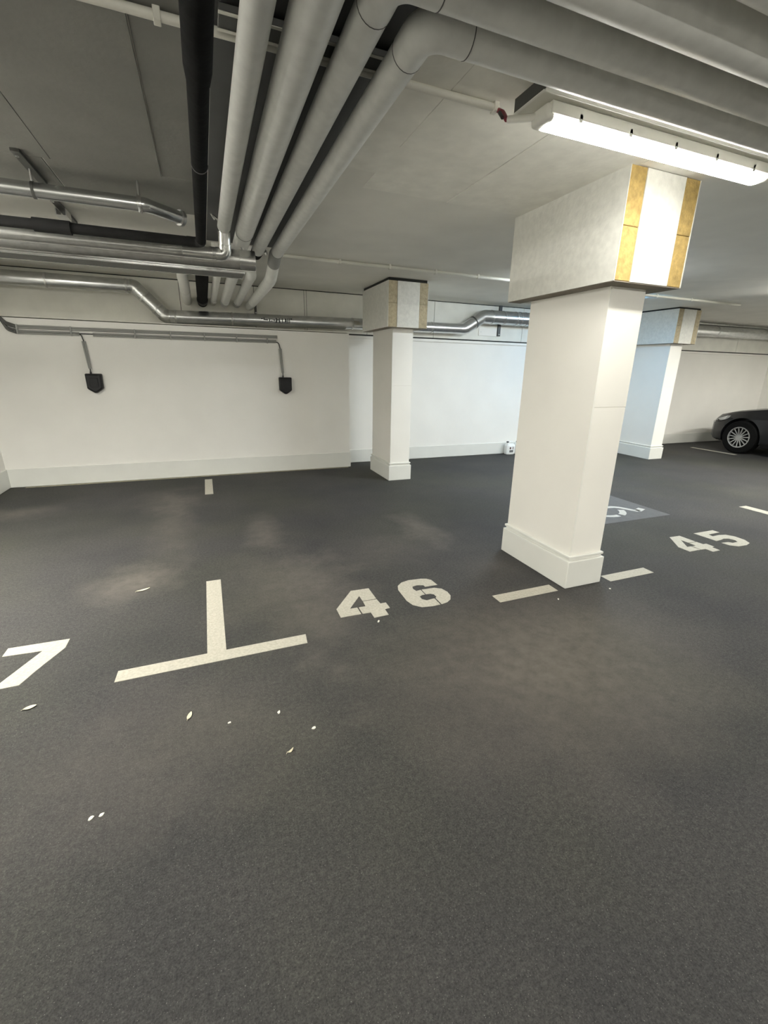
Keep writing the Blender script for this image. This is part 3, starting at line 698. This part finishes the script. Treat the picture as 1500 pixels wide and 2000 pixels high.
# ------------------------------------------------------------------ parked car
def car(cx, yf, label):
    """nose at +Y; cx = centre line, yf = y of the nose tip"""
    t = thing('parked_car', label, 'car', (cx, yf-2.25, 0))
    # stations: distance behind nose -> (half width, sill z, shoulder z, top z, top half width)
    st = [(0.00, .38, .30, .50, .56, .28), (.06, .60, .22, .56, .66, .48), (.22, .80, .19, .62, .74, .62), (.45, .885, .18, .66, .80, .70), (.80, .905, .18, .70, .86, .74), (1.20, .91, .18, .73, .92, .76),
          (1.50, .91, .18, .76, .97, .76), (1.80, .91, .18, .80, 1.18, .64), (2.15, .91, .18, .83, 1.38, .57), (2.60, .91, .18, .85, 1.44, .56), (3.10, .91, .18, .86, 1.42, .56), (3.55, .905, .18, .88, 1.32, .56),
          (3.90, .90, .19, .90, 1.13, .60), (4.20, .87, .22, .90, 1.00, .66), (4.42, .80, .28, .84, .92, .62), (4.50, .66, .36, .74, .80, .52)]
    bm = nb(); rings = []
    for d, hw, zs, zh, zt, tw in st:
        half = [(hw*.80, zs), (hw*.965, zs+.05), (hw, zs+(zh-zs)*.45), (hw*.985, zh-.03), (hw*.95, zh+.01), (tw+(hw*.95-tw)*.25, zh+(zt-zh)*.62), (tw, zt-.02), (tw*.55, zt+.012), (0, zt+.02)]
        rings.append([bm.verts.new((cx-px, yf-d, pz)) for px, pz in half] + [bm.verts.new((cx+px, yf-d, pz)) for px, pz in half[-2::-1]])
    n_ = len(rings[0])
    for a, b in zip(rings, rings[1:]):
        for i in range(n_-1): bm.faces.new((a[i], a[i+1], b[i+1], b[i]))
        bm.faces.new((a[-1], a[0], b[0], b[-1]))
    bm.faces.new(rings[0][::-1]); bm.faces.new(rings[-1])
    bmesh.ops.recalc_face_normals(bm, faces=bm.faces[:])
    body = link('body', bm, M_CAR, t)
    cut = []
    for wy in (yf-.80, yf-3.55):
        for s in (-1, 1):
            c = link('cutter', cyl(nb(), (cx+s*.62, wy, .325), (cx+s*1.1, wy, .325), .375, 36), M_TYRE); cut.append(c)
            m_ = body.modifiers.new('arch', 'BOOLEAN'); m_.operation = 'DIFFERENCE'; m_.object = c; m_.solver = 'EXACT'
    bpy.context.view_layer.update()
    dg = bpy.context.evaluated_depsgraph_get()
    me = bpy.data.meshes.new_from_object(body.evaluated_get(dg))
    body.modifiers.clear(); body.data = me
    for p in me.polygons: p.use_smooth = True
    try: me.set_sharp_from_angle(angle=math.radians(34))
    except Exception: pass
    for c in cut: bpy.data.objects.remove(c)
    # glazing laid on the body
    def quad(name, pts, m, off=.004):
        b_ = nb(); vs_ = [Vector(p) for p in pts]; nn = (vs_[1]-vs_[0]).cross(vs_[2]-vs_[0]).normalized()
        out = nn if nn.dot(vs_[0]-Vector((cx, yf-2.4, .7))) > 0 else -nn
        A = [b_.verts.new(p+out*off) for p in vs_]; Bq = [b_.verts.new(p-out*.012) for p in vs_]
        k_ = len(A); b_.faces.new(A); b_.faces.new(Bq[::-1])
        for i in range(k_): b_.faces.new((A[i], A[(i+1) % k_], Bq[(i+1) % k_], Bq[i]))
        bmesh.ops.recalc_face_normals(b_, faces=b_.faces[:])
        return link(name, b_, m, t)
    for s in (-1, 1):
        quad('side_window', [(cx+s*.845, yf-1.72, .84), (cx+s*.655, yf-2.22, 1.33), (cx+s*.635, yf-2.75, 1.37), (cx+s*.862, yf-2.75, .885)], M_GLASS, .012)
        quad('side_window', [(cx+s*.862, yf-2.80, .885), (cx+s*.635, yf-2.80, 1.37), (cx+s*.655, yf-3.45, 1.30), (cx+s*.86, yf-3.70, .93)], M_GLASS, .012)
        # headlight wraps the front corner
        b_ = nb(); ou = [(.10, .57), (.30, .645), (.52, .725), (.46, .64), (.30, .585), (.14, .545)]
        hwf = lambda d: .60+(d-.06)/.16*.20 if d < .22 else .80+(d-.22)/.23*.085
        A = [b_.verts.new((cx+s*(hwf(d)*.985+.014), yf-d+.01, z)) for d, z in ou]; Bq = [b_.verts.new((cx+s*(hwf(d)*.985-.05), yf-d-.01, z)) for d, z in ou]
        k_ = len(A); b_.faces.new(A); b_.faces.new(Bq[::-1])
        for i in range(k_): b_.faces.new((A[i], A[(i+1) % k_], Bq[(i+1) % k_], Bq[i]))
        bmesh.ops.recalc_face_normals(b_, faces=b_.faces[:])
        hl = link('headlight', b_, M_LENS, t)
        link('lamp_reflector', B(cx+s*(.80)-.02, cx+s*.80+.02, yf-.33, yf-.27, .60, .635, .006), M_GLASS, hl)
        b_ = nb(); box(b_, cx+s*.99-.09, cx+s*.99+.09, yf-1.92, yf-1.80, .90, 1.02, .03, 3)
        mr = link('door_mirror', b_, M_CAR, t, True)
        link('mirror_arm', B(min(cx+s*.86, cx+s*.93), max(cx+s*.86, cx+s*.93), yf-1.88, yf-1.84, .885, .925, .006), M_CAR, mr)
        link('side_trim', B(cx+s*.913-.006, cx+s*.913+.006, yf-1.42, yf-1.30, .60, .615, .002, 1), M_ALU, t)
        link('door_seam', B(cx+s*.905-.008, cx+s*.905+.008, yf-1.505, yf-1.498, .26, .74), M_TYRE, t)
        link('sill', B(cx+s*.87-.03, cx+s*.87+.03, yf-3.15, yf-1.2, .17, .26, .01), M_TYRE, t)
        quad('tail_light', [(cx+s*.83, yf-4.28, .80), (cx+s*.72, yf-4.455, .80), (cx+s*.74, yf-4.45, .70), (cx+s*.85, yf-4.27, .70)], M_LABR, .01)
    quad('windscreen', [(cx-.70, yf-1.62, 1.02), (cx+.70, yf-1.62, 1.02), (cx+.55, yf-2.12, 1.385), (cx-.55, yf-2.12, 1.385)], M_GLASS, .02)
    quad('rear_window', [(cx-.52, yf-3.50, 1.36), (cx+.52, yf-3.50, 1.36), (cx+.58, yf-3.88, 1.15), (cx-.58, yf-3.88, 1.15)], M_GLASS, .02)
    link('grille', B(cx-.33, cx+.33, yf-.03, yf+.012, .34, .50, .01), M_TYRE, t)
    # wheels
    for wy in (yf-.80, yf-3.55):
        for s in (-1, 1):
            wx = cx+s*.80; ox = cx+s*.905
            b_ = nb(); rs = [(.0, .205), (.0, .300), (.02, .322), (.19, .322), (.21, .300), (.21, .205)]
            rr = []
            for dx, r_ in rs: rr.append([b_.verts.new((ox-s*dx, wy+r_*math.cos(2*PI*i/40), .322+r_*math.sin(2*PI*i/40))) for i in range(40)])
            for a, b in zip(rr, rr[1:]+rr[:1]):
                for i in range(40): b_.faces.new((a[i], a[(i+1) % 40], b[(i+1) % 40], b[i]))
            bmesh.ops.recalc_face_normals(b_, faces=b_.faces[:])
            wh = link('wheel', b_, M_TYRE, t, True)
            b_ = nb()
            rr = [[b_.verts.new((ox-s*dx, wy+r_*math.cos(2*PI*i/40), .322+r_*math.sin(2*PI*i/40))) for i in range(40)] for dx, r_ in ((.004, .208), (-.006, .203), (-.004, .186), (.03, .182))]
            for a, b in zip(rr, rr[1:]):
                for i in range(40): b_.faces.new((a[i], a[(i+1) % 40], b[(i+1) % 40], b[i]))
            for k in range(15):   # spokes
                a = 2*PI*k/15+.1; ca, sa = math.cos(a), math.sin(a)
                def pt(r_, q, dx): return b_.verts.new((ox-s*dx, wy+r_*ca-q*sa, .322+r_*sa+q*ca))
                f1 = [pt(.03, -.010, .012), pt(.19, -.0085, .0), pt(.19, .0085, .0), pt(.03, .010, .012)]
                f2 = [pt(.03, -.010, .032), pt(.19, -.0085, .02), pt(.19, .0085, .02), pt(.03, .010, .032)]
                b_.faces.new(f1); b_.faces.new(f2[::-1])
                for i in range(4): b_.faces.new((f1[i], f1[(i+1) % 4], f2[(i+1) % 4], f2[i]))
            cyl(b_, (ox-s*.035, wy, .322), (ox-s*.004, wy, .322), .042, 20)
            bmesh.ops.recalc_face_normals(b_, faces=b_.faces[:])
            link('alloy_rim', b_, M_RIM, wh)
            link('brake_disc', cyl(nb(), (ox-s*.10, wy, .322), (ox-s*.06, wy, .322), .20, 28), M_TYRE, wh)
    return t
car(10.72, 6.47, 'dark grey car parked nose in at the right edge of the photo')
